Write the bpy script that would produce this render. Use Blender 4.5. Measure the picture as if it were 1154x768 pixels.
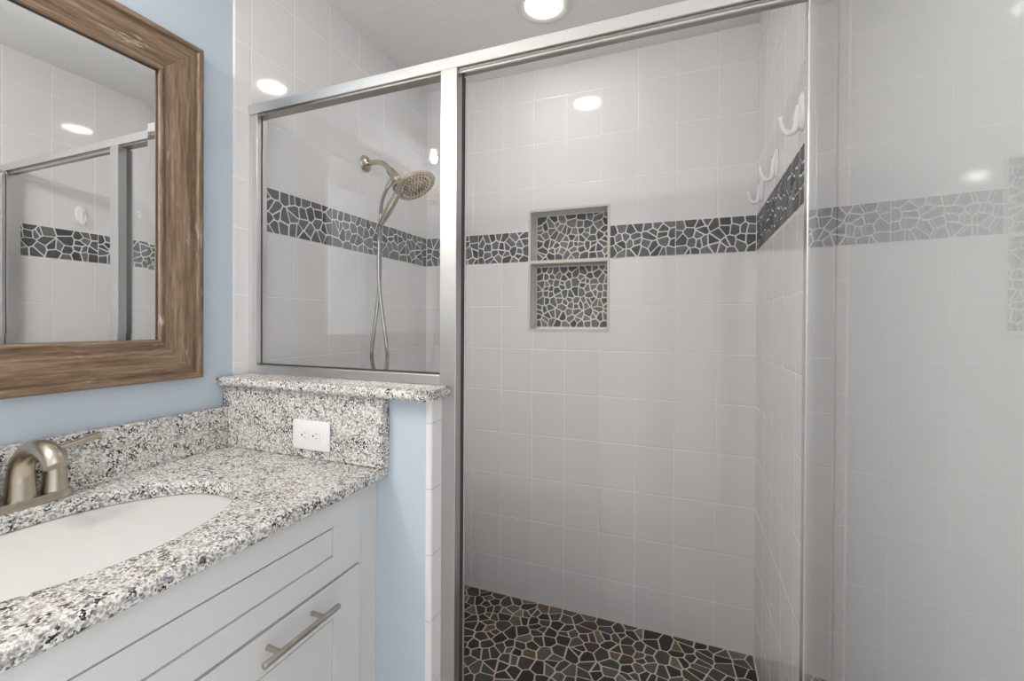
import bpy, bmesh, math, random
from mathutils import Vector, Matrix

for o in list(bpy.data.objects):
    bpy.data.objects.remove(o)
SC = bpy.context.scene
COL = SC.collection
EYE = 1.27

# ------------------------------------------------------------------ camera
yaw, pit, rol = math.radians(21.3457), math.radians(-.3392), math.radians(.3269)
F = Vector((-math.sin(yaw)*math.cos(pit), math.cos(yaw)*math.cos(pit), math.sin(pit)))
Rr = Vector((math.cos(yaw), math.sin(yaw), 0)); Uu = Rr.cross(F)
R2 = math.cos(rol)*Rr + math.sin(rol)*Uu
U2 = -math.sin(rol)*Rr + math.cos(rol)*Uu
cam = bpy.data.cameras.new('camera')
co = bpy.data.objects.new('camera', cam); COL.objects.link(co)
co.matrix_world = Matrix(((R2.x, U2.x, -F.x, 0), (R2.y, U2.y, -F.y, 0), (R2.z, U2.z, -F.z, EYE), (0, 0, 0, 1)))
cam.sensor_width = 36; cam.sensor_fit = 'HORIZONTAL'
cam.lens = 502.26/1154*36
cam.shift_y = -(384-366.95)/1154
cam.clip_start = .02
SC.camera = co

# ------------------------------------------------------------------ world, exposure, light levels
w = bpy.data.worlds.new('world'); SC.world = w; w.use_nodes = True
bg = w.node_tree.nodes['Background']
bg.inputs[0].default_value = (.965, .985, 1, 1); bg.inputs[1].default_value = 1.75
SC.view_settings.view_transform = 'Standard'; SC.view_settings.look = 'None'
SC.view_settings.gamma = 1; SC.view_settings.use_curve_mapping = False
SC.view_settings.exposure = 0.22
CAN_SHOWER = 27.0      # emission of the recessed shower lamp lens
FILL_ROOM = 110.0  # unseen fill lamp, added to brighten the room
BULB = 620.0

# ------------------------------------------------------------------ plan of the place (metres)
XL, XR, YB, CEIL = -1.26, .26, 1.9966, 2.46     # tile faces
YF = .9376                                     # front of the half wall / start of tile
FLZ = -.05                                     # shower floor
BAND0, BAND1 = 1.556, 1.705
YBACK = -1.45                                  # the bathroom goes on behind the camera, closed there by an added wall

# ------------------------------------------------------------------ material helpers
def newmat(name):
    m = bpy.data.materials.new(name); m.use_nodes = True
    nt = m.node_tree
    return m, nt, nt.nodes['Principled BSDF']
def N(nt, t, **k):
    n = nt.nodes.new(t)
    for a, b in k.items(): setattr(n, a, b)
    return n
def L(nt, a, b): nt.links.new(a, b)
def val(nt, op, a, b=None, c=None):
    n = N(nt, 'ShaderNodeMath', operation=op)
    for i, x in enumerate((a, b, c)):
        if x is None: continue
        if isinstance(x, (int, float)): n.inputs[i].default_value = x
        else: L(nt, x, n.inputs[i])
    return n.outputs[0]
def smooth(nt, x, lo, hi, a=0., b=1.):
    n = N(nt, 'ShaderNodeMapRange', interpolation_type='SMOOTHSTEP')
    L(nt, x, n.inputs[0])
    for i, v in zip((1, 2, 3, 4), (lo, hi, a, b)): n.inputs[i].default_value = v
    return n.outputs[0]
def mixc(nt, f, a, b):
    n = N(nt, 'ShaderNodeMix', data_type='RGBA')
    for i, x in ((0, f), (6, a), (7, b)):
        if isinstance(x, (int, float)): n.inputs[i].default_value = x
        elif isinstance(x, tuple): n.inputs[i].default_value = (*x, 1)
        else: L(nt, x, n.inputs[i])
    return n.outputs[2]
def coords(nt):
    t = N(nt, 'ShaderNodeTexCoord'); return t.outputs['Object']
def noise(nt, vec, scale, detail=2, rough=.5):
    n = N(nt, 'ShaderNodeTexNoise'); n.inputs['Scale'].default_value = scale
    n.inputs['Detail'].default_value = detail; n.inputs['Roughness'].default_value = rough
    if vec is not None: L(nt, vec, n.inputs['Vector'])
    return n.outputs['Fac']
def ramp(nt, x, stops, const=False):
    n = N(nt, 'ShaderNodeValToRGB'); L(nt, x, n.inputs[0])
    cr = n.color_ramp
    if const: cr.interpolation = 'CONSTANT'
    while len(cr.elements) < len(stops): cr.elements.new(.5)
    for e, (p, c) in zip(cr.elements, stops): e.position = p; e.color = (*c, 1)
    return n.outputs[0]
def bump(nt, b, h, strength=.3, dist=.002):
    n = N(nt, 'ShaderNodeBump'); n.inputs['Strength'].default_value = strength
    n.inputs['Distance'].default_value = dist
    L(nt, h, n.inputs['Height']); L(nt, n.outputs[0], b.inputs['Normal'])
def plain(name, col, rough=.5, metal=0, spec=.5):
    m, nt, b = newmat(name)
    b.inputs['Base Color'].default_value = (*col, 1); b.inputs['Roughness'].default_value = rough
    b.inputs['Metallic'].default_value = metal; b.inputs['Specular IOR Level'].default_value = spec
    return m

TILE = (.80, .785, .787)
def tile_mat(name, ax, a0, pa, flip=False):
    """white glazed tile, ax = the horizontal axis of the wall (0 x, 1 y)"""
    m, nt, b = newmat(name)
    c = coords(nt); s = N(nt, 'ShaderNodeSeparateXYZ'); L(nt, c, s.inputs[0])
    a, z = s.outputs[ax], s.outputs[2]
    up = val(nt, 'GREATER_THAN', z, 1.63)
    zz = val(nt, 'SUBTRACT', z, val(nt, 'MULTIPLY_ADD', up, .5585-.4064, 1.35-4.064))
    da = val(nt, 'PINGPONG', val(nt, 'ADD', a, 20*pa-a0), pa/2)
    dz = val(nt, 'PINGPONG', zz, .1016)
    d = val(nt, 'MINIMUM', da, dz)
    tilecol = mixc(nt, noise(nt, c, 3.0, 2), (TILE[0]*.97, TILE[1]*.97, TILE[2]*.965), (TILE[0]*1.03, TILE[1]*1.03, TILE[2]*1.03))
    g = smooth(nt, d, .0009, .0020)
    L(nt, mixc(nt, g, (.92, .91, .90), tilecol), b.inputs['Base Color'])
    L(nt, smooth(nt, d, .0008, .0018, .5, .07), b.inputs['Roughness'])
    h = val(nt, 'ADD', smooth(nt, d, .0, .0045), val(nt, 'MULTIPLY', noise(nt, c, 9, 1), .25))
    bump(nt, b, h, .55, .0018)
    return m
M = {}
M['tile_back'] = tile_mat('white_wall_tile', 0, .1148, .1578)
M['tile_side'] = tile_mat('white_side_tile', 1, .9932, .1624)
def pony_tile():
    m, nt, b = newmat('white_edge_tile')
    c = coords(nt); s = N(nt, 'ShaderNodeSeparateXYZ'); L(nt, c, s.inputs[0])
    d = val(nt, 'PINGPONG', val(nt, 'ADD', s.outputs[2], 20*.162-.0515), .081)
    g = smooth(nt, d, .0006, .0012)
    L(nt, mixc(nt, g, (.5, .49, .48), TILE), b.inputs['Base Color'])
    b.inputs['Roughness'].default_value = .12
    bump(nt, b, smooth(nt, d, 0, .004), .4, .0015)
    return m
M['tile_edge'] = pony_tile()
def paint(name, col, sc=260, st=.16, dist=.0015):
    m, nt, b = newmat(name)
    b.inputs['Base Color'].default_value = (*col, 1); b.inputs['Roughness'].default_value = .55
    c = coords(nt); bump(nt, b, noise(nt, c, sc, 3, .6), st, dist)
    return m
M['blue'] = paint('pale_blue_wall_paint', (.545, .62, .705), 130, .12)
M['pale'] = paint('pale_grey_wall_paint', (.82, .83, .84), 130, .12)
M['ceiling'] = paint('textured_white_ceiling', (.88, .88, .88), 105, 1.0, .005)
M['floor'] = plain('beige_floor_tile', (.55, .5, .45), .4)
def granite():
    m, nt, b = newmat('speckled_granite')
    c = coords(nt)
    nz = N(nt, 'ShaderNodeTexNoise'); nz.inputs['Scale'].default_value = 90; nz.inputs['Detail'].default_value = 2
    L(nt, c, nz.inputs['Vector'])
    mv = N(nt, 'ShaderNodeVectorMath', operation='MULTIPLY_ADD')
    L(nt, nz.outputs['Color'], mv.inputs[0]); mv.inputs[1].default_value = (.0035,)*3; L(nt, c, mv.inputs[2])
    def vor(scale):
        v = N(nt, 'ShaderNodeTexVoronoi'); v.inputs['Scale'].default_value = scale; L(nt, mv.outputs[0], v.inputs['Vector'])
        s = N(nt, 'ShaderNodeSeparateColor'); L(nt, v.outputs['Color'], s.inputs[0]); return s.outputs[0]
    base = ramp(nt, vor(225), [(0, (.80, .78, .75)), (.34, (.66, .63, .57)), (.48, (.86, .85, .83)), (.70, (.50, .49, .475)), (.83, (.62, .54, .46)), (.88, (.38, .38, .385))], True)
    dark = ramp(nt, vor(310), [(0, (.03, .03, .04)), (.15, (.11, .11, .125)), (.26, (.29, .285, .29)), (.36, (1, 1, 1))], True)
    fine = ramp(nt, noise(nt, c, 520, 2, .6), [(.36, (.62, .61, .60)), (.52, (1, 1, 1)), (.68, (1.15, 1.15, 1.15))])
    clump = smooth(nt, noise(nt, c, 48, 2), .38, .62)
    sp = N(nt, 'ShaderNodeMix', data_type='RGBA', blend_type='MULTIPLY')
    L(nt, val(nt, 'MULTIPLY_ADD', clump, .7, .3), sp.inputs[0]); L(nt, base, sp.inputs[6]); L(nt, dark, sp.inputs[7])
    s3 = N(nt, 'ShaderNodeMix', data_type='RGBA', blend_type='MULTIPLY'); s3.inputs[0].default_value = .8
    L(nt, sp.outputs[2], s3.inputs[6]); L(nt, fine, s3.inputs[7]); sp = s3
    L(nt, sp.outputs[2], b.inputs['Base Color']); b.inputs['Roughness'].default_value = .16
    return m
M['granite'] = granite()
def stone(name, stops, rough):
    m, nt, b = newmat(name)
    g = N(nt, 'ShaderNodeNewGeometry'); c = coords(nt)
    r = ramp(nt, g.outputs['Random Per Island'], stops)
    n = noise(nt, c, 70, 4, .65)
    mx = N(nt, 'ShaderNodeMix', data_type='RGBA', blend_type='MULTIPLY'); mx.inputs[0].default_value = .7
    L(nt, r, mx.inputs[6]); L(nt, ramp(nt, n, [(.25, (.55, .55, .55)), (.75, (1.35, 1.35, 1.35))]), mx.inputs[7])
    L(nt, mx.outputs[2], b.inputs['Base Color']); b.inputs['Roughness'].default_value = rough
    bump(nt, b, n, .5, .0015)
    return m
M['stone'] = stone('charcoal_mosaic_stone', [(0, (.080, .081, .087)), (.4, (.125, .127, .135)), (.8, (.18, .182, .19)), (1, (.21, .205, .205))], .55)
M['stone_niche'] = stone('grey_mosaic_stone', [(0, (.09, .09, .097)), (.4, (.16, .163, .168)), (.75, (.215, .215, .20)), (.985, (.25, .235, .21)), (1, (.36, .26, .2))], .55)
M['stone_floor'] = stone('dark_brown_floor_stone', [(0, (.018, .017, .017)), (.3, (.038, .034, .032)), (.5, (.075, .055, .042)), (.68, (.065, .068, .075)), (.82, (.115, .11, .11)), (.92, (.16, .105, .06)), (1, (.20, .18, .165))], .3)
M['grout'] = plain('white_grout', (.84, .83, .81), .8)
M['grout_floor'] = plain('tan_floor_grout', (.68, .59, .49), .85)
M['chrome'] = plain('brushed_bright_aluminium', (.72, .71, .70), .28, 1)
M['satin'] = plain('satin_aluminium', (.56, .55, .54), .33, 1)
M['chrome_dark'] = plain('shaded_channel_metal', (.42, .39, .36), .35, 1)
M['seal'] = plain('dark_rubber_seal', (.045, .042, .04), .5)
M['nickel'] = plain('brushed_nickel', (.53, .475, .40), .27, 1)
M['nickel_grey'] = plain('satin_nickel_pull', (.50, .455, .41), .3, 1)
M['steel'] = plain('steel_hose', (.46, .45, .43), .25, 1)
M['cabinet'] = plain('white_cabinet_paint', (.69, .69, .69), .35)
M['porcelain'] = plain('white_porcelain', (.82, .83, .88), .06)
M['plastic'] = plain('white_plastic', (.84, .84, .85), .3)
M['slot'] = plain('dark_slot', (.03, .03, .03), .6)
M['white_trim'] = plain('white_lamp_trim', (.78, .77, .75), .4)
M['mirror'] = plain('silvered_mirror_glass', (.93, .945, .945), .0, 1)
M['face'] = plain('pale_nozzle_face', (.55, .49, .42), .25, .9)
M['nozzle'] = plain('dark_rubber_nozzle', (.06, .05, .045), .5)
M['niche_trim'] = plain('beige_niche_trim', (.66, .64, .58), .35)
def glass(name, tint, n=1.52):
    m = bpy.data.materials.new(name); m.use_nodes = True; nt = m.node_tree; nt.nodes.clear()
    out = N(nt, 'ShaderNodeOutputMaterial'); mx = N(nt, 'ShaderNodeMixShader')
    tr = N(nt, 'ShaderNodeBsdfTransparent'); tr.inputs[0].default_value = (*tint, 1)
    gl = N(nt, 'ShaderNodeBsdfGlossy'); gl.inputs['Roughness'].default_value = 0
    g = N(nt, 'ShaderNodeNewGeometry'); fr = N(nt, 'ShaderNodeFresnel')
    ior = val(nt, 'MULTIPLY_ADD', g.outputs['Backfacing'], 1/n-n, n)   # same reflectance on both faces of the pane
    L(nt, ior, fr.inputs[0]); L(nt, fr.outputs[0], mx.inputs[0])
    L(nt, tr.outputs[0], mx.inputs[1]); L(nt, gl.outputs[0], mx.inputs[2]); L(nt, mx.outputs[0], out.inputs[0])
    return m
M['glass'] = glass('clear_shower_glass', (.992, .996, .994))
M['pane'] = glass('fixed_pane_glass', (.995, .998, .997), 1.40)
M['door_glass'] = glass('door_glass', (.985, .99, .988), 1.8)
M['shade'] = glass('clear_lamp_glass', (.9, .9, .9))
def emit(name, col, s):
    m = bpy.data.materials.new(name); m.use_nodes = True; nt = m.node_tree; nt.nodes.clear()
    out = N(nt, 'ShaderNodeOutputMaterial'); e = N(nt, 'ShaderNodeEmission')
    e.inputs[0].default_value = (*col, 1); e.inputs[1].default_value = s; L(nt, e.outputs[0], out.inputs[0])
    return m
M['lens_shower'] = emit('lit_shower_lens', (1, .98, .955), CAN_SHOWER)
M['lens_fill'] = emit('lit_fill_lens', (1, .98, .95), FILL_ROOM)
M['bulb'] = emit('lit_bulb', (1, .93, .84), BULB)
def wood(name, ax):
    m, nt, b = newmat(name)
    c = coords(nt); mp = N(nt, 'ShaderNodeMapping'); L(nt, c, mp.inputs[0])
    sc = [60, 60, 60]; sc[ax] = 3.5; mp.inputs['Scale'].default_value = sc
    g = noise(nt, mp.outputs[0], 1.6, 5, .65)
    mp2 = N(nt, 'ShaderNodeMapping'); L(nt, c, mp2.inputs[0]); s2 = [190, 190, 190]; s2[ax] = 22; mp2.inputs['Scale'].default_value = s2
    fine = noise(nt, mp2.outputs[0], 1.2, 3, .6)
    col = ramp(nt, g, [(.28, (.105, .062, .036)), (.45, (.205, .130, .078)), (.58, (.275, .195, .130)), (.75, (.31, .255, .205))])
    mp3 = N(nt, 'ShaderNodeMapping'); L(nt, c, mp3.inputs[0]); s3 = [26, 26, 26]; s3[ax] = 9; mp3.inputs['Scale'].default_value = s3
    patch = smooth(nt, noise(nt, mp3.outputs[0], 1, 3, .6), .60, .70)
    white = val(nt, 'MULTIPLY', patch, smooth(nt, fine, .47, .58))
    mx = N(nt, 'ShaderNodeMix', data_type='RGBA', blend_type='MULTIPLY'); mx.inputs[0].default_value = .55
    L(nt, col, mx.inputs[6]); L(nt, ramp(nt, fine, [(.3, (.45, .45, .45)), (.65, (1.2, 1.2, 1.2))]), mx.inputs[7])
    L(nt, mixc(nt, val(nt, 'MULTIPLY', white, .8), mx.outputs[2], (.56, .50, .44)), b.inputs['Base Color'])
    b.inputs['Roughness'].default_value = .5
    bump(nt, b, val(nt, 'ADD', fine, val(nt, 'MULTIPLY', patch, -.6)), .5, .0015)
    return m
M['gap_shade'] = plain('painted_gap_shade', (.03, .022, .016), .5)  # shade of the gap between frame and mirror, put into the colour
M['wood_y'] = wood('weathered_wood_level_grain', 1)
M['wood_z'] = wood('weathered_wood_upright_grain', 2)

# ------------------------------------------------------------------ object helpers
def obj(name, bm, mats, parent=None, smooth_angle=None, **props):
    me = bpy.data.meshes.new(name)
    bmesh.ops.recalc_face_normals(bm, faces=bm.faces[:])
    bm.to_mesh(me); bm.free()
    for mm in (mats if isinstance(mats, (list, tuple)) else [mats]): me.materials.append(mm)
    o = bpy.data.objects.new(name, me); COL.objects.link(o)
    if smooth_angle is not None:
        for p in me.polygons: p.use_smooth = True
        me.set_sharp_from_angle(angle=math.radians(smooth_angle))
    if parent is not None:
        o.parent = parent
        o.matrix_parent_inverse = world_of(parent).inverted()
    for k, v in props.items(): o[k] = v
    return o
def world_of(o):
    m = Matrix.Translation(o.location)
    if o.parent: m = world_of(o.parent) @ o.matrix_parent_inverse @ m
    return m
def thing(name, label, cat, loc, group=None):
    o = bpy.data.objects.new(name, None); COL.objects.link(o); o.location = loc
    o.empty_display_size = .05
    o['label'] = label; o['category'] = cat
    if group: o['group'] = group
    return o
def tag(o, label, cat, group=None):
    o['label'] = label; o['category'] = cat
    if group: o['group'] = group
    return o
def box(bm, x0, x1, y0, y1, z0, z1, bev=0, seg=2):
    vs = [bm.verts.new(p) for p in ((x0,y0,z0),(x1,y0,z0),(x1,y1,z0),(x0,y1,z0),(x0,y0,z1),(x1,y0,z1),(x1,y1,z1),(x0,y1,z1))]
    fs = [bm.faces.new([vs[i] for i in f]) for f in ((0,3,2,1),(4,5,6,7),(0,1,5,4),(1,2,6,5),(2,3,7,6),(3,0,4,7))]
    if bev:
        es = list({e for f in fs for e in f.edges})
        bmesh.ops.bevel(bm, geom=es, offset=bev, segments=seg, profile=.5, affect='EDGES')
    return bm
def nb(): return bmesh.new()
def bx(*a, **k): return box(nb(), *a, **k)
def prism(bm, pts, axis, a0, a1):
    """closed outline pts (u, v) in the plane square to axis, drawn out from a0 to a1"""
    def P(u, v, a): return (a, u, v) if axis == 0 else ((u, a, v) if axis == 1 else (u, v, a))
    A = [bm.verts.new(P(u, v, a0)) for u, v in pts]; B = [bm.verts.new(P(u, v, a1)) for u, v in pts]
    n = len(pts)
    bm.faces.new(A); bm.faces.new(B[::-1])
    for i in range(n): bm.faces.new((A[i], A[(i+1) % n], B[(i+1) % n], B[i]))
    return bm
def frames(path):
    T = []
    for i in range(len(path)):
        a, b = path[max(i-1, 0)], path[min(i+1, len(path)-1)]
        T.append((b-a).normalized())
    up = Vector((0, 0, 1)) if abs(T[0].z) < .9 else Vector((0, 1, 0))
    n = (up - T[0]*up.dot(T[0])).normalized(); out = []
    for t in T:
        n = (n - t*n.dot(t)).normalized(); out.append((t, n, t.cross(n)))
    return out
def tube(bm, path, rad, seg=20, squash=1.0):
    path = [Vector(p) for p in path]
    if not isinstance(rad, (list, tuple)): rad = [rad]*len(path)
    rings = []
    for p, r, (t, n, b) in zip(path, rad, frames(path)):
        rings.append([bm.verts.new(p + n*math.cos(2*math.pi*i/seg)*r*squash + b*math.sin(2*math.pi*i/seg)*r) for i in range(seg)])
    for A, B in zip(rings, rings[1:]):
        for i in range(seg): bm.faces.new((A[i], A[(i+1) % seg], B[(i+1) % seg], B[i]))
    bm.faces.new(rings[0][::-1]); bm.faces.new(rings[-1])
    return bm
def spline(pts, n=12):
    pts = [Vector(p) for p in pts]; out = []
    q = [pts[0]*2-pts[1]] + pts + [pts[-1]*2-pts[-2]]
    for i in range(1, len(q)-2):
        for k in range(n):
            t = k/n; a, b, c, d = q[i-1], q[i], q[i+1], q[i+2]
            out.append(.5*((2*b) + (c-a)*t + (2*a-5*b+4*c-d)*t*t + (3*b-a-3*c+d)*t**3))
    out.append(pts[-1]); return out
def lathe(bm, prof, origin, axis, seg=40):
    """prof: (radius, along) pairs around axis from origin"""
    ax = Vector(axis).normalized(); o = Vector(origin)
    u = ax.orthogonal().normalized(); v = ax.cross(u); rings = []
    for r, h in prof:
        if r < 1e-6: rings.append([bm.verts.new(o+ax*h)])
        else: rings.append([bm.verts.new(o + ax*h + (u*math.cos(2*math.pi*i/seg)+v*math.sin(2*math.pi*i/seg))*r) for i in range(seg)])
    for A, B in zip(rings, rings[1:]):
        for i in range(seg):
            j = (i+1) % seg
            if len(A) == 1 and len(B) == 1: continue
            if len(A) == 1: bm.faces.new((A[0], B[j], B[i]))
            elif len(B) == 1: bm.faces.new((A[i], A[j], B[0]))
            else: bm.faces.new((A[i], A[j], B[j], B[i]))
    return bm

# ------------------------------------------------------------------ broken-stone mosaics
def clip(poly, nx, ny, d):
    out = []
    for i in range(len(poly)):
        p, q = poly[i], poly[(i+1) % len(poly)]
        a, b = p[0]*nx+p[1]*ny-d, q[0]*nx+q[1]*ny-d
        if a <= 0: out.append(p)
        if (a < 0) != (b < 0) and abs(a-b) > 1e-12:
            t = a/(a-b); out.append((p[0]+(q[0]-p[0])*t, p[1]+(q[1]-p[1])*t))
    return out
def stones(u0, u1, v0, v1, size, seed, gap=.0042):
    rnd = random.Random(seed); nx = max(1, round((u1-u0)/size)); ny = max(1, round((v1-v0)/size))
    du, dv = (u1-u0)/nx, (v1-v0)/ny; P = {}
    for i in range(nx):
        for j in range(ny):
            if rnd.random() < .10 and 0 < i < nx-1: continue
            P[i, j] = (u0+du*(i+.5+rnd.uniform(-.47, .47)), v0+dv*(j+.5+rnd.uniform(-.47, .47)))
    polys = []
    for (i, j), p in P.items():
        g = gap*rnd.uniform(.7, 1.35)
        poly = [(u0+g/3, v0+g/3), (u1-g/3, v0+g/3), (u1-g/3, v1-g/3), (u0+g/3, v1-g/3)]
        for a in range(-3, 4):
            for b in range(-3, 4):
                q = P.get((i+a, j+b))
                if (a, b) == (0, 0) or q is None: continue
                nxx, nyy = q[0]-p[0], q[1]-p[1]; l = math.hypot(nxx, nyy)
                if l < 1e-6: continue
                nxx /= l; nyy /= l
                d = (p[0]+q[0])/2*nxx+(p[1]+q[1])/2*nyy-g/2
                poly = clip(poly, nxx, nyy, d)
                if len(poly) < 3: break
            if len(poly) < 3: break
        if len(poly) < 3: continue
        A = abs(sum(poly[k][0]*poly[(k+1) % len(poly)][1]-poly[(k+1) % len(poly)][0]*poly[k][1] for k in range(len(poly))))/2
        if A > 4e-5: polys.append(poly)
    return polys
def cut_corners(poly, rnd):
    out = []
    n = len(poly)
    for k in range(n):
        a, p, b = poly[k-1], poly[k], poly[(k+1) % n]
        la, lb = math.hypot(a[0]-p[0], a[1]-p[1]), math.hypot(b[0]-p[0], b[1]-p[1])
        c = rnd.uniform(.0008, .0026)
        ca, cb = min(c, la*.3), min(c, lb*.3)
        if la < 1e-7 or lb < 1e-7: continue
        out += [(p[0]+(a[0]-p[0])/la*ca, p[1]+(a[1]-p[1])/la*ca), (p[0]+(b[0]-p[0])/lb*cb, p[1]+(b[1]-p[1])/lb*cb)]
    return out
def mosaic(bm, rects, size, seed, P, h=.003, gap=.0042):
    """P(u, v, height) -> point; one bevelled slab per stone"""
    rnd = random.Random(seed+5)
    for k, r in enumerate(rects):
        for poly in stones(*r, size, seed*31+k, gap):
            poly = cut_corners(poly, rnd)
            if len(poly) < 3: continue
            cx = sum(p[0] for p in poly)/len(poly); cy = sum(p[1] for p in poly)/len(poly)
            hh = h*rnd.uniform(.75, 1.1); tl = (rnd.uniform(-.012, .012), rnd.uniform(-.012, .012))
            def ring(s, z): return [bm.verts.new(P(cx+(x-cx)*s, cy+(y-cy)*s, z+(((x-cx)*tl[0]+(y-cy)*tl[1]) if z > 0 else 0))) for x, y in poly]
            R = [ring(1, -.001), ring(1, hh*.55), ring(.955, hh*.9), ring(.86, hh)]
            n = len(poly)
            for A, B in zip(R, R[1:]):
                for i in range(n): bm.faces.new((A[i], A[(i+1) % n], B[(i+1) % n], B[i]))
            bm.faces.new(R[-1])
    return bm

# ================================================================== THE ROOM
NX0, NX1, NZ0, NZ1 = -.691, -.3245, 1.2385, 1.795        # niche opening in the back wall
bm = nb(); WT = .12
for x0, x1, z0, z1 in ((XL-.1, NX0, FLZ-.1, CEIL), (NX1, XR+.1, FLZ-.1, CEIL), (NX0, NX1, FLZ-.1, NZ0), (NX0, NX1, NZ1, CEIL)):
    box(bm, x0, x1, YB, YB+WT, z0, z1)
wall_back = obj('wall_back', bm, M['tile_back'], kind='structure')

# left wall: painted part, then the tiled shower part
bm = bx(XL-.105, XL-.005, YBACK, YF, 0, CEIL)
wall_left = obj('wall_left', bm, M['blue'], kind='structure')
bm = nb(); r = .006
pts = [(XL-.1, YF), (XL-.006, YF)] + [(XL-r+r*math.sin(a), YF+r-r*math.cos(a)) for a in [i*math.pi/16 for i in range(1, 9)]] + [(XL, YB), (XL-.1, YB)]
prism(bm, pts, 2, FLZ-.1, CEIL)
obj('tile_cladding', bm, M['tile_side'], wall_left, 40, kind='structure')
# right wall
wall_right = obj('wall_right', bx(XR+.004, XR+.1, .12, YF, 0, CEIL), M['pale'], kind='structure')  # cut short: an added opening lets world light in from the side
obj('tile_cladding', bx(XR, XR+.1, YF, YB, FLZ-.1, CEIL), M['tile_side'], wall_right, kind='structure')
obj('wall_rear_light_block', bx(XL-.1, XR+.1, YBACK-.1, YBACK, 0, CEIL), M['pale'], kind='structure')  # unseen, added to block world light from behind the camera
obj('ceiling', bx(XL-.1, XR+.1, YBACK, YB+WT, CEIL, CEIL+.08), M['ceiling'], kind='structure')
obj('floor', bx(XL-.1, XR+.1, YBACK, YF+.02, -.1, 0), M['floor'], kind='structure')

# shower floor of dark broken stones
fs = obj('floor_shower', bx(XL, XR, 1.05, YB, FLZ-.08, FLZ), M['grout_floor'], kind='structure')
rects = [(XL+.002+.3*i, min(XL+.3*i+.302, XR-.002), 1.052+.3*j, min(1.352+.3*j, YB-.003)) for i in range(6) for j in range(4) if XL+.3*i < XR-.05 and 1.052+.3*j < YB-.02]
bm = mosaic(nb(), [(XL+.003, XR-.003, 1.053, YB-.003)], .044, 7, lambda u, v, h: (u, v, FLZ+h), (.0018), .0060)
obj('stone_mosaic', bm, M['stone_floor'], fs, kind='structure')

# charcoal stone bands
def band(parent, rects, seed, P, plate):
    g = obj('stone_band', plate, M['grout'], parent, kind='structure')
    obj('stone_mosaic', mosaic(nb(), rects, .0345, seed, P, .002, .0052), M['stone'], g, kind='structure')
bm = nb()
box(bm, XL, NX0-.006, YB-.0015, YB+.01, BAND0, BAND1); box(bm, NX1+.006, XR, YB-.0015, YB+.01, BAND0, BAND1)
band(wall_back, [(XL+.004, -.96, BAND0+.002, BAND1-.002), (-.96, NX0-.007, BAND0+.002, BAND1-.002),
                 (NX1+.007, -.044, BAND0+.002, BAND1-.002), (-.044, XR-.004, BAND0+.002, BAND1-.002)], 3, lambda u, v, h: (u, YB-.0015-h, v), bm)
sheets = [(1.03+.302*i, min(1.03+.302*(i+1), YB-.004), BAND0+.002, BAND1-.002) for i in range(4) if 1.03+.302*i < YB-.02]
sheets[-2:] = [(sheets[-2][0], sheets[-1][1], BAND0+.002, BAND1-.002)]
band(wall_left, sheets, 11, lambda u, v, h: (XL+.0015+h, u, v), bx(XL-.01, XL+.0015, 1.028, YB, BAND0, BAND1))
band(wall_right, sheets, 17, lambda u, v, h: (XR-.0015-h, u, v), bx(XR-.0015, XR+.01, 1.038, YB, BAND0, BAND1))

# half wall with tiled end, and the curb across the opening
wp = obj('wall_half', bx(XL, -.590, YF, 1.04, 0, 1.083), M['blue'], kind='structure')
bm = nb(); r = .008
pts = [(-.590, YF-.001)] + [(-.574-r+r*math.sin(a), YF-.001+r-r*math.cos(a)) for a in [i*math.pi/16 for i in range(0, 9)]] + [(-.574, 1.05), (XL, 1.05), (XL, 1.04), (-.590, 1.04)]
prism(bm, pts, 2, FLZ, 1.083)
obj('end_tile', bm, M['tile_edge'], wp, 40, kind='structure')
obj('trim_1', bx(-.574, XR, .94, 1.05, -.05, .09, bev=.004), M['tile_edge'], kind='structure')

# ================================================================== NICHE
ND = 2.085
nch = thing('shower_niche', 'recessed two-shelf tiled niche lined with grey broken stone in the shower back wall', 'niche', (-.508, YB, NZ0))
bm = nb(); t = .006
box(bm, NX0-.001, NX0+.003, YB+.001, ND+.02, NZ0-.001, NZ1+.001); box(bm, NX1-.003, NX1+.001, YB+.001, ND+.02, NZ0-.001, NZ1+.001)
box(bm, NX0, NX1, YB+.001, ND+.02, NZ1-.003, NZ1+.001); box(bm, NX0, NX1, YB+.001, ND+.02, NZ0-.001, NZ0+.003)
box(bm, NX0, NX1, ND, ND+.02, NZ0, NZ1)
obj('lining', bm, M['grout'], nch)
bm = nb()
for a in ((NX0-.007, NX0+.004, NZ0-.007, NZ1+.007), (NX1-.004, NX1+.007, NZ0-.007, NZ1+.007)): box(bm, a[0], a[1], YB-.003, YB+.012, a[2], a[3], bev=.0012)
for a in ((NZ0-.007, NZ0+.004), (NZ1-.004, NZ1+.007)): box(bm, NX0+.004, NX1-.004, YB-.003, YB+.012, a[0], a[1], bev=.0012)
obj('edge_trim', bm, M['niche_trim'], nch)
obj('shelf', bx(NX0, NX1, YB-.004, ND, 1.546, 1.563, bev=.003), M['niche_trim'], nch, label='pale beige stone shelf')
for z0, z1, sd in ((1.568, NZ1-.006, 21), (NZ0+.012, 1.541, 23)):
    obj('stone_mosaic', mosaic(nb(), [(NX0+.006, NX1-.004, z0, z1)], .0295, sd, lambda u, v, h: (u, ND-h, v), .002, .0056), M['stone_niche'], nch)

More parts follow.
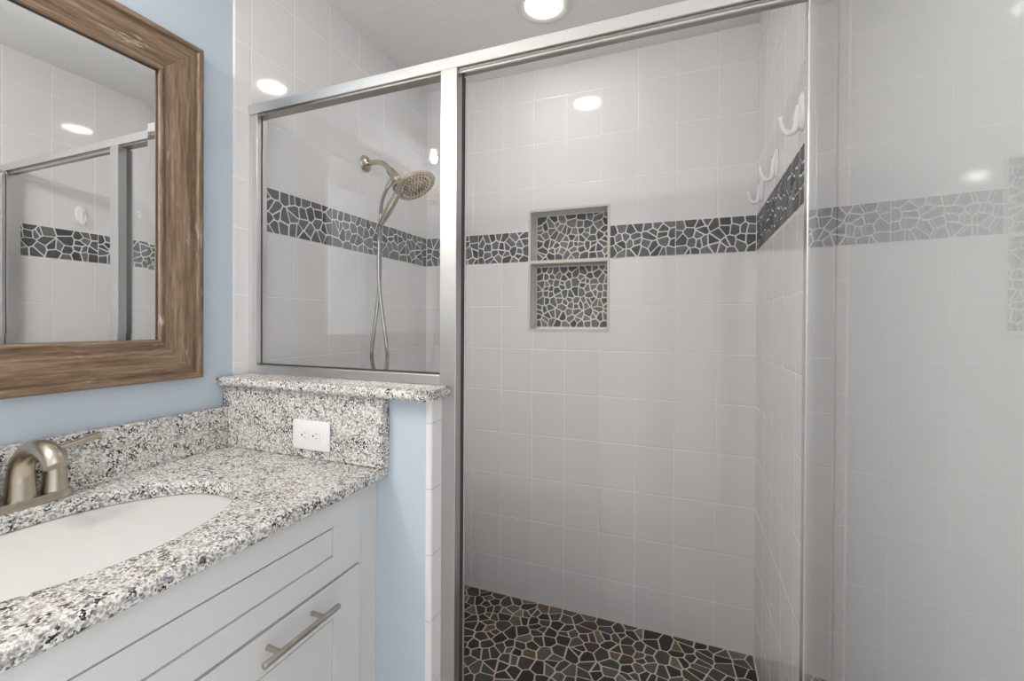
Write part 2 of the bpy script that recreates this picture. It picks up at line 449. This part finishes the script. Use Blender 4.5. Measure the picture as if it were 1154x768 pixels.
# ================================================================== SHOWER ENCLOSURE
enc = thing('shower_enclosure', 'brushed metal framed glass shower enclosure with its door swung open', 'shower enclosure', (-.574, .99, 1.11))
Y0, Y1 = .985, 1.03
HB, HT = 1.9065, 1.937
bm = nb()
prism(bm, [(Y0, HB), (Y0, HT-.003), (Y0+.003, HT), (Y1-.003, HT), (Y1, HT-.003), (Y1, HB), (Y1-.006, HB), (Y1-.006, HB+.012), (Y0+.006, HB+.012), (Y0+.006, HB)], 0, XL+.001, XR-.001)
hdr = obj('header_rail', bm, M['chrome'], enc)
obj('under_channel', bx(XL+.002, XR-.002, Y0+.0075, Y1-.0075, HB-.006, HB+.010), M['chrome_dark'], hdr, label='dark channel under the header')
bm = bx(-.535, XR-.004, Y0+.010, Y0+.016, HB-.011, HB-.003, bev=.001)
obj('door_stop', bm, M['chrome'], hdr)
PX0, PX1 = -.582, -.535
post = obj('post', bx(PX0, PX1, Y0-.001, 1.012, .09, HB, bev=.0015), M['satin'], enc)
bm = bx(PX0+.004, PX1-.0005, 1.012, 1.030, .09, HB-.006)
obj('rubber_seal', bm, M['seal'], post, label='dark rubber seal')
obj('strike_strip', bx(PX0+.004, PX1+.0015, 1.030, 1.036, .09, HB-.006, bev=.001), M['chrome'], post)
# wall jambs
bm = bx(XL+.001, XL+.004, Y0+.003, Y1-.003, 1.11, HB); box(bm, XL+.004, XL+.030, Y0+.006, Y0+.020, 1.11, HB, bev=.001); box(bm, XL+.004, XL+.030, Y0+.026, Y1-.004, 1.11, HB, bev=.001)
obj('wall_jamb', bm, M['chrome'], enc)
jr = obj('wall_jamb', bx(.2155, XR-.0005, Y0+.006, Y1+.006, .09, HB, bev=.0015), M['chrome'], enc)
# sill rail on the granite cap, the fixed pane
sr = obj('sill_rail', bx(XL+.030, PX0, Y0+.001, Y1-.004, 1.1105, 1.136, bev=.0015), M['chrome'], enc)
obj('glazing_bead', bx(XL+.030, PX0, Y0+.016, Y0+.0285, 1.136, 1.1395), M['seal'], sr)
obj('fixed_pane', bx(XL+.020, PX0+.002, Y0+.0195, Y0+.0255, 1.128, HB+.005), M['pane'], enc, label='clear glass pane above the granite ledge')
# the door, swung out towards the room; built about its hinge line
TH = math.radians(5.7); HX, HY = .2135, .985
DM = Matrix.Translation((HX, HY, 0)) @ Matrix.Rotation(math.pi/2-TH+math.pi, 4, 'Z')     # local +x runs along the door away from the hinge
def dbox(x0, x1, y0, y1, z0, z1, bev=0):
    b = bx(x0, x1, y0, y1, z0, z1, bev=bev)
    bmesh.ops.transform(b, matrix=DM, verts=b.verts); return b
door = obj('glass_door', dbox(.006, .735, -.003, .003, .105, HB-.012), M['door_glass'], enc, label='open glass door reflecting the tiled back wall')
obj('hinge_strip', dbox(-.0005, .012, -.0045, .0045, .10, HB-.009, bev=.001), M['chrome'], door)
obj('hinge_seal', dbox(-.0045, -.0005, -.003, .003, .10, HB-.011), M['seal'], door)
bm = dbox(-.006, .022, -.006, .006, HB-.013, HB-.0005, bev=.002)
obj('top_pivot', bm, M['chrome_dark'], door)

# ================================================================== VANITY
ZC = .905; XCF = -.70; YL0 = -1.05
van = thing('vanity_cabinet', 'white shaker vanity cabinet under the speckled granite countertop', 'cabinet', (-1.0, .0, 0))
XF = -.725
obj('body', bx(XL-.004, XF-.012, YL0+.02, YF-.001, .0, ZC-.031), M['cabinet'], van)
def shaker(y0, y1, z0, z1, sy, rz0, rz1, name):
    """framed front with a sunken centre panel; sy stile width, rz0/rz1 rail heights"""
    bm = nb(); x0, x1, xp, xg = XF-.0115, XF, XF-.0045, XF-.0108
    A = [(y0, z0), (y1, z0), (y1, z1), (y0, z1)]; B = [(y0+sy, z0+rz0), (y1-sy, z0+rz0), (y1-sy, z1-rz1), (y0+sy, z1-rz1)]
    e = .0015; c = .0006
    O0 = [bm.verts.new((x0, *p)) for p in A]; O1 = [bm.verts.new((x1-e, *p)) for p in A]
    s = lambda p, q, d: (q[0]+(d if q[0] < (p[0][0]+p[1][0])/2 else -d), q[1]+(d if q[1] < (p[0][1]+p[2][1])/2 else -d))
    O2 = [bm.verts.new((x1, *s(A, p, e))) for p in A]
    I0 = [bm.verts.new((x1, *p)) for p in B]; I1 = [bm.verts.new((xg, *p)) for p in B]
    gp = [(s(B, p, .0017)[0], p[1]+.0017 if i < 2 else p[1]-.0062) for i, p in enumerate(B)]      # shadow gap round the floating panel
    I2 = [bm.verts.new((xg, *p)) for p in gp]; I3 = [bm.verts.new((xp, *p)) for p in gp]
    for P, Q in ((O0, O1), (O1, O2), (O2, I0), (I0, I1), (I1, I2), (I2, I3)):
        for i in range(4): bm.faces.new((P[i], P[(i+1) % 4], Q[(i+1) % 4], Q[i]))
    bm.faces.new(I3); bm.faces.new(O0[::-1])
    return obj(name, bm, M['cabinet'], van)
shaker(-.09, .8625, .6965, .8680, .085, .0515, .053, 'false_drawer_front')
drawer = shaker(.4555, .8625, .12, .6895, .085, .085, .077, 'drawer')
shaker(.06, .4525, .12, .6895, .085, .085, .077, 'door'); shaker(-.335, .057, .12, .6895, .085, .085, .077, 'door'); shaker(-1.02, -.339, .12, .868, .085, .085, .085, 'door')
# bar pull
bm = nb(); hx, hz = -.690, .6595
tube(bm, [(hx, .5705, hz), (hx, .572, hz), (hx, .7535, hz), (hx, .755, hz)], [.0048, .006, .006, .0048], 20)
for y in (.608, .714): tube(bm, [(XF-.0005, y, hz), (hx, y, hz)], .005, 16)
obj('handle', bm, M['nickel_grey'], drawer, 40, label='brushed nickel bar pull')

# countertop with an oval cut-out
SXc, SYc, SA, SB = -.98, .440, .256, .186       # sink centre, half length (y), half width (x)
top = bmesh.new(); NS = 96
xr_, xl_, yr_, yl_ = XCF, XL-.004, YF-.001, YL0
def rectpt(a):
    dx, dy = math.cos(a), math.sin(a); ts = []
    if dx > 1e-9: ts.append((xr_-SXc)/dx)
    if dx < -1e-9: ts.append((xl_-SXc)/dx)
    if dy > 1e-9: ts.append((yr_-SYc)/dy)
    if dy < -1e-9: ts.append((yl_-SYc)/dy)
    t = min(ts); return SXc+dx*t, SYc+dy*t
angs = [2*math.pi*i/NS for i in range(NS)]
for cxx, cyy in ((xr_, yr_), (xr_, yl_), (xl_, yr_), (xl_, yl_)):
    angs.append(math.atan2(cyy-SYc, cxx-SXc) % (2*math.pi))
angs = sorted(set(round(a, 6) for a in angs)); n = len(angs)
outer = [rectpt(a) for a in angs]
def oval(a, g=0):                                    # the oval's point in direction a
    rr = 1/math.sqrt((math.cos(a)/(SB+g))**2+(math.sin(a)/(SA+g))**2); return SXc+rr*math.cos(a), SYc+rr*math.sin(a)
def oloop(xf, z): return [top.verts.new((SXc+(x-SXc)*(xf-SXc)/(xr_-SXc) if x > SXc else x, y, z)) for x, y in outer]
def iloop(g, z): return [top.verts.new((*oval(a, g), z)) for a in angs]
rb = .011; T = .030
loops = [iloop(.002, ZC-T), iloop(0, ZC-T+.003), iloop(0, ZC-.003), iloop(.001, ZC-.0008), iloop(.0035, ZC)]
for k in range(0, 7):
    a = k*math.pi/12; loops.append(oloop(XCF-rb+rb*math.sin(a), ZC-rb+rb*math.cos(a)))
for k in range(1, 7):
    a = math.pi/2+k*math.pi/12; loops.append(oloop(XCF-rb+rb*math.sin(a), ZC-T+rb+rb*math.cos(a)))
loops.append(loops[0])
for A, B in zip(loops, loops[1:]):
    for i in range(n): top.faces.new((A[i], A[(i+1) % n], B[(i+1) % n], B[i]))
tag(obj('countertop', top, M['granite'], None, 35), 'speckled grey and white granite countertop with an oval sink cut-out', 'countertop')
tag(obj('backsplash', bx(XL-.005, XL+.020, YL0, .9065, ZC, 1.022, bev=.002), M['granite']), 'long low granite backsplash along the blue wall behind the faucet', 'backsplash')
tag(obj('side_splash', bx(XL-.004, -.697, .907, YF-.0005, ZC+.0005, 1.0825, bev=.003), M['granite']), 'tall granite side splash on the half wall carrying the outlet', 'backsplash')
# granite cap on the half wall
bm = nb(); r = .012; zt, zb = 1.110, 1.083
pts = [(1.055, zb), (1.055, zt), (.8835+r, zt)] + [(.8835+r-r*math.sin(a), (zt+zb)/2+(zt-zb)/2*math.cos(a)) for a in [i*math.pi/10 for i in range(1, 10)]] + [(.8835+r, zb)]
prism(bm, pts, 0, XL-.004, -.583)
q = nb()                                                     # the free end, with its front corner rounded
out = [(-.5835, .8835+.002), (-.575, .8835)] + [(-.551-.024+.024*math.sin(a), .8835+.024-.024*math.cos(a)) for a in [i*math.pi/16 for i in range(0, 9)]] + [(-.551, .9835), (-.5835, .9835)]
prism(q, out, 2, zb, zt)
bmesh.ops.bevel(q, geom=[e for e in q.edges if abs(e.verts[0].co.z-e.verts[1].co.z) < 1e-6 and max(abs(e.verts[0].co.y-.9835)+abs(e.verts[1].co.y-.9835), 0) > .005 and min(e.verts[0].co.x, e.verts[1].co.x) > -.58], offset=.009, segments=4, affect='EDGES')
me = bpy.data.meshes.new('cap_end'); q.to_mesh(me); q.free(); bm.from_mesh(me); bpy.data.meshes.remove(me)
tag(obj('ledge_cap', bm, M['granite'], None, 35), 'granite ledge slab capping the half wall under the glass pane', 'ledge')

# sink
bm = nb(); seg = 72
rings = []
for g, z in ((.022, -.0315), (.004, -.0315), (-.002, -.036), (-.008, -.055), (-.022, -.095), (-.050, -.130), (-.095, -.152), (-.150, -.160)):
    rings.append([bm.verts.new((SXc+(SB+g)*math.cos(2*math.pi*i/seg), SYc+(SA+g)*math.sin(2*math.pi*i/seg), ZC+z)) for i in range(seg)])
for A, B in zip(rings, rings[1:]):
    for i in range(seg): bm.faces.new((A[i], A[(i+1) % seg], B[(i+1) % seg], B[i]))
bm.faces.new(rings[-1])
bmesh.ops.solidify(bm, geom=bm.faces[:], thickness=-.008)
snk = thing('sink', 'white oval undermount sink set in the granite countertop', 'sink', (SXc, SYc, ZC-.17))
obj('basin', bm, M['porcelain'], snk, 60)
obj('drain', lathe(nb(), [(0, 0), (.018, 0), (.022, .002), (.022, -.004), (0, -.004)], (SXc, SYc, ZC-.158), (0, 0, 1), 32), M['nickel'], snk, 40, label='nickel drain')

# faucet
FX, FY = -1.208, .4600
fau = thing('faucet', 'brushed nickel two-handle faucet with arched spout on the granite countertop', 'faucet', (FX, FY, ZC))
bm = nb()
def stadium(bm, hw, hl, z, s=14):
    p = []
    for k in range(s+1): a = math.pi*k/s; p.append((FX+hw*math.cos(a), FY+hl-hw+hw*math.sin(a), z))
    for k in range(s+1): a = math.pi+math.pi*k/s; p.append((FX+hw*math.cos(a), FY-hl+hw+hw*math.sin(a), z))
    return [bm.verts.new(v) for v in p]
R = [stadium(bm, .027, .079, ZC+.0005), stadium(bm, .027, .079, ZC+.004), stadium(bm, .0255, .0775, ZC+.012), stadium(bm, .023, .075, ZC+.0165), stadium(bm, .018, .070, ZC+.0175)]
for A, B in zip(R, R[1:]):
    for i in range(len(A)): bm.faces.new((A[i], A[(i+1) % len(A)], B[(i+1) % len(A)], B[i]))
bm.faces.new(R[0]); bm.faces.new(R[-1])
obj('base_plate', bm, M['nickel'], fau, 35)
pts = [(FX, FY, ZC+.016), (FX, FY, ZC+.045), (FX+.002, FY, ZC+.072), (FX+.016, FY, ZC+.098), (FX+.045, FY, ZC+.118), (FX+.084, FY, ZC+.121), (FX+.113, FY, ZC+.110), (FX+.124, FY, ZC+.094)]
pa = spline(pts, 8); kk = len(pa)-1
obj('spout', tube(nb(), pa, [.0228-.0055*min(1, (i/kk)*2.2)+.0008*(i/kk) for i in range(kk+1)], 28), M['nickel'], fau, 50)
for s in (-1, 1):
    y = FY+.051*s
    hb = obj('handle', lathe(nb(), [(0, 0), (.0215, 0), (.0210, .004), (.0185, .030), (.0175, .050), (.0175, .054), (.0188, .056), (.0190, .062), (.0175, .074), (.012, .084), (.005, .089), (0, .0895)], (FX, y, ZC+.016), (0, 0, 1), 36), M['nickel'], fau, 40)
    lv = [(FX, y+.002*s, ZC+.100), (FX, y+.016*s, ZC+.1015), (FX, y+.033*s, ZC+.104), (FX, y+.054*s, ZC+.108), (FX, y+.072*s, ZC+.112), (FX, y+.078*s, ZC+.113)]
    obj('lever', tube(nb(), spline(lv, 5), [.0060+.0036*math.sin(min(1, i/20)*2.0) if i < 23 else .0088-.0024*(i-22) for i in range(26)], 20, .75), M['nickel'], hb, 50)

# outlet
out_ = thing('wall_outlet', 'white horizontal duplex power outlet on the granite side splash', 'outlet', (-.921, .9068, .969))
bm = bx(-.9845, -.8577, .9005, .9068, .9295, 1.0085, bev=.0035, seg=3)
obj('cover_plate', bm, M['plastic'], out_, 30)
for cx in (-.9405, -.9015):
    bm = nb(); p = []
    for k in range(40):
        a = 2*math.pi*k/40; p.append((cx+max(-.0135, min(.0135, .017*math.cos(a))), .969+.017*math.sin(a)))
    prism(bm, p, 1, .8988, .9005)
    f = obj('receptacle', bm, M['plastic'], out_)
    bm = nb()
    box(bm, cx-.001, cx+.0055, .8984, .8990, .9745, .9760); box(bm, cx-.001, cx+.0045, .8984, .8990, .9625, .9640)
    lathe(bm, [(0, 0), (.0026, 0), (.0026, .0006), (0, .0006)], (cx-.0085, .8984, .9692), (0, 1, 0), 14)
    obj('slots', bm, M['slot'], f)
obj('screw', lathe(nb(), [(0, 0), (.0025, .0002), (.0032, .0012), (0, .0012)], (-.921, .8994, .969), (0, 1, 0), 16), M['plastic'], out_)

# ================================================================== MIRROR
mir = thing('wall_mirror', 'large mirror in a weathered brown wood frame on the blue wall', 'mirror', (XL-.005, -.1, 1.115))
MY0, MY1, MZ0, MZ1 = -.95, .831, 1.1155, 2.010; W0 = XL-.005
prof = [(0, .001), (0, .030), (.0015, .0335), (.004, .035), (.012, .035), (.0145, .0335), (.0165, .029), (.019, .0275), (.022, .0295), (.026, .0305), (.045, .0295), (.065, .0265), (.082, .0225), (.090, .0205), (.0925, .0235), (.096, .0255), (.1015, .0255), (.1045, .0235), (.106, .0185), (.1075, .006), (.1085, .001)]
bm = nb()
def rect(wd, h):
    return [(W0+h, MY0+wd, MZ0+wd), (W0+h, MY1-wd, MZ0+wd), (W0+h, MY1-wd, MZ1-wd), (W0+h, MY0+wd, MZ1-wd)]
rg = [rect(*p) for p in prof]
for s in range(4):
    mi = 0 if s in (0, 2) else 1
    cols = [(bm.verts.new(r_[s]), bm.verts.new(r_[(s+1) % 4])) for r_ in rg]
    for k, ((a, b), (c, d)) in enumerate(zip(cols, cols[1:] + cols[:1])):
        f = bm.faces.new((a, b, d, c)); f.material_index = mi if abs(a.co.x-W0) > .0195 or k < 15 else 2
obj('frame', bm, [M['wood_y'], M['wood_z'], M['gap_shade']], mir, 35)
bm = nb(); e = .107
def ring(wd, h): return [bm.verts.new(v) for v in rect(wd, h)]
RR = [ring(e, .003), ring(e, .0140), ring(e+.020, .0147)]
for A, B in zip(RR, RR[1:]):
    for i in range(4): bm.faces.new((A[i], A[(i+1) % 4], B[(i+1) % 4], B[i]))
bm.faces.new(RR[-1]); bm.faces.new(RR[0][::-1])
obj('mirror_glass', bm, M['mirror'], mir)

# ================================================================== SHOWER HEAD
YS = 1.52
sh = thing('shower_fixture', 'brushed nickel shower head with docked hand shower and hose on the left tiled wall', 'shower head', (XL, YS, 1.93))
bm = lathe(nb(), [(0, .0005), (.033, .0005), (.034, .003), (.031, .008), (.020, .013), (.0135, .016), (.012, .020), (0, .020)], (XL, YS, 1.934), (1, 0, 0), 40)
obj('wall_flange', bm, M['nickel'], sh, 40)
arm = spline([(XL+.005, YS, 1.934), (XL+.05, YS, 1.934), (XL+.085, YS, 1.927), (XL+.108, YS, 1.910), (XL+.130, YS, 1.886)], 8)
obj('arm', tube(nb(), arm, .0105, 20), M['nickel'], sh, 50)
D = Vector((.63, 0, -.78)).normalized()
p0 = Vector((XL+.124, YS, 1.893))
obj('diverter', lathe(nb(), [(0, 0), (.0145, 0), (.0165, .004), (.0165, .026), (.019, .030), (.020, .050), (.0175, .060), (.0125, .066), (0, .066)], p0, D, 28), M['nickel'], sh, 35)
# spray disc, tilted towards the middle of the shower
HCc = Vector((-1.010, YS, 1.814)); HN = Vector((.53, -.02, -.85)).normalized()
hd = obj('spray_head', lathe(nb(), [(0, -.030), (.020, -.029), (.045, -.022), (.072, -.012), (.082, -.006), (.0845, -.002), (.0835, .002), (.079, .0035), (0, .0035)], HCc, HN, 64), M['nickel'], sh, 35)
fu = HN.orthogonal().normalized(); fv = HN.cross(fu)
obj('spray_face', lathe(nb(), [(0, .003), (.076, .003), (.076, .0050), (.058, .0054), (.056, .0046), (.034, .0046), (.032, .0056), (0, .006)], HCc, HN, 64), M['face'], hd, 30, label='pale spray face with dark nozzles')
bm = nb()
for rr, cnt in ((.069, 30), (.0505, 22), (.040, 16), (.024, 12), (.012, 6)):
    for k in range(cnt):
        a = 2*math.pi*(k+.5*(cnt % 4 > 1))/cnt
        lathe(bm, [(.0030, .004), (.0030, .0068), (.0018, .0078), (0, .0078)], HCc+(fu*math.cos(a)+fv*math.sin(a))*rr, HN, 8)
obj('nozzles', bm, M['nozzle'], hd)
obj('neck', tube(nb(), [p0+D*.058, p0+D*.075, HCc-HN*.028], [.012, .014, .017], 20), M['nickel'], sh, 40)
# hand shower docked at the left rim
HH = Vector((-1.066, YS-.030, 1.796)); HB_ = Vector((-1.166, YS-.018, 1.668))
ax = (HB_-HH).normalized()
hh = obj('hand_shower', tube(nb(), [HH-ax*.010, HH+ax*.010, HH+ax*.035, HH+ax*.07, HH+ax*.105, HH+ax*.135, HB_-ax*.012, HB_], [.013, .0155, .015, .0165, .0165, .014, .0115, .0105], 24), M['nickel'], sh, 50)
HF = Vector((.16, -.72, -.60)).normalized()
fb = obj('hand_spray_face', lathe(nb(), [(0, -.020), (.020, -.018), (.028, -.008), (.029, .002), (.026, .007), (0, .0075)], HH+Vector((.004, -.006, .004)), HF, 36), M['nickel_grey'], hh, 35)
bm = nb(); gu = HF.orthogonal().normalized(); gv = HF.cross(gu)
for rr, cnt in ((.019, 12), (.010, 6), (0, 1)):
    for k in range(cnt):
        a = 2*math.pi*k/cnt; lathe(bm, [(.0032, .006), (.0032, .0095), (0, .0098)], HH+Vector((.004, -.006, .004))+(gu*math.cos(a)+gv*math.sin(a))*rr, HF, 8)
obj('nozzles', bm, M['nozzle'], fb)
# hose: from the diverter down, round the loop and back up to the hand shower
dv = p0+D*.040
dn = (Vector((-1.158, YS-.004, 1.806))-dv).normalized()
hc = obj('hose_nut', tube(nb(), [dv, dv+dn*.030, dv+dn*.055], [.010, .0105, .0095], 18), M['nickel'], sh, 40)
hp = spline([dv+dn*.050, (-1.170, YS-.002, 1.770), (-1.180, YS, 1.700), (-1.1835, YS, 1.620), (-1.187, YS+.004, 1.53), (-1.190, YS+.006, 1.42), (-1.206, YS+.004, 1.28), (-1.2205, YS, 1.165), (-1.219, YS-.002, 1.11), (-1.204, YS-.004, 1.066), (-1.175, YS-.006, 1.048), (-1.146, YS-.008, 1.072), (-1.137, YS-.008, 1.12), (-1.141, YS-.010, 1.18), (-1.160, YS-.012, 1.30), (-1.1725, YS-.014, 1.40), (-1.1765, YS-.016, 1.50), (-1.1745, YS-.017, 1.60), (-1.169, YS-.018, 1.655), HB_+ax*-.002], 26)
obj('hose', tube(nb(), hp, [.0085 if i % 2 else .0068 for i in range(len(hp))], 12), M['steel'], sh, 60)

# ================================================================== HOOKS ON THE RIGHT WALL
hk_labels = ['white plastic wall hook above the stone band, the one nearest to the open glass door',
             'white plastic wall hook, middle one of the three above the right wall stone band',
             'white plastic wall hook closest to the shower corner on the right wall']
hk = thing('wall_hook', hk_labels[0], 'hook', (XR, 1.262, 1.735), 'white hooks on the right shower wall')
bm = nb(); rings = []
for s_, h in ((1, .0005), (1, .004), (.93, .0075), (.7, .0105), (.35, .012), (.02, .0123)):
    rings.append([bm.verts.new((XR-h, 1.262+.024*s_*math.cos(a)*(1+.18*math.sin(a)), 1.786+.046*s_*math.sin(a))) for a in [2*math.pi*i/40 for i in range(40)]])
for A, B in zip(rings, rings[1:]):
    for i in range(40): bm.faces.new((A[i], A[(i+1) % 40], B[(i+1) % 40], B[i]))
bm.faces.new(rings[-1]); bm.faces.new(rings[0][::-1])
obj('back_plate', bm, M['plastic'], hk, 50)
jp = spline([(XR-.008, 1.262, 1.800), (XR-.012, 1.262, 1.775), (XR-.013, 1.262, 1.755), (XR-.019, 1.262, 1.740), (XR-.030, 1.262, 1.737), (XR-.040, 1.262, 1.747), (XR-.045, 1.262, 1.765), (XR-.047, 1.262, 1.780)], 6)
kn = len(jp)-1
obj('prong', tube(nb(), jp, [.0085-.0035*(i/kn)+(-.0015 if i == kn else 0) for i in range(kn+1)], 18), M['plastic'], hk, 60)
for lab, yy in zip(hk_labels[1:], (1.586, 1.872)):
    c = hk.copy(); COL.objects.link(c); c.location = (XR, yy, 1.735-(.016 if yy > 1.4 else 0)); c['label'] = lab
    for ch in hk.children:
        d = ch.copy(); COL.objects.link(d); d.parent = c; d.matrix_parent_inverse = ch.matrix_parent_inverse

# ================================================================== LAMPS
def can_light(x, y, label, lensmat):
    t = thing('recessed_light', label, 'ceiling light', (x, y, CEIL))
    obj('trim_ring', lathe(nb(), [(.105, -.0005), (.105, -.004), (.100, -.0065), (.088, -.0070), (.078, -.0055), (.070, -.0035), (.068, -.0005)], (x, y, CEIL), (0, 0, 1), 56), M['white_trim'], t, 40)
    obj('lens', lathe(nb(), [(0, -.0075), (.045, -.0065), (.069, -.0035), (.069, -.0006), (0, -.0006)], (x, y, CEIL), (0, 0, 1), 48), lensmat, t, 40, label='lit frosted lens')
can_light(-.505, 1.600, 'round recessed ceiling light, lit, above the shower', M['lens_shower'])
can_light(-.95, -.95, 'unseen round fill lamp added in the ceiling at the rear end of the vanity', M['lens_fill'])
vl = thing('vanity_light', 'brushed nickel vanity light bar with clear glass shades above the mirror', 'wall light', (XL, -.09, 2.2))
obj('back_bar', bx(W0+.0005, W0+.025, -.42, .28, 2.165, 2.235, bev=.006), M['nickel'], vl)
for y in (.14, -.09, -.32):
    x = XL+.115
    obj('arm', tube(nb(), spline([(W0+.02, y, 2.20), (W0+.06, y, 2.215), (W0+.105, y, 2.205), (x, y, 2.175), (x, y, 2.15)], 6), .008, 14), M['nickel'], vl, 50)
    fit = obj('socket', lathe(nb(), [(0, .06), (.012, .06), (.028, .045), (.032, .02), (.032, 0), (0, 0)], (x, y, 2.10), (0, 0, 1), 28), M['nickel'], vl, 40)
    obj('shade', lathe(nb(), [(.030, .125), (.042, .11), (.052, .08), (.060, .02), (.066, 0), (.064, 0), (.058, .02), (.050, .08), (.040, .109), (.028, .123)], (x, y, 1.985), (0, 0, 1), 40), M['shade'], fit, 50)
    obj('bulb', lathe(nb(), [(0, -.062), (.008, -.060), (.0135, -.052), (.015, -.043), (.0135, -.030), (.010, -.014), (.010, 0), (0, 0)], (x, y, 2.105), (0, 0, 1), 24), M['bulb'], fit, 60)
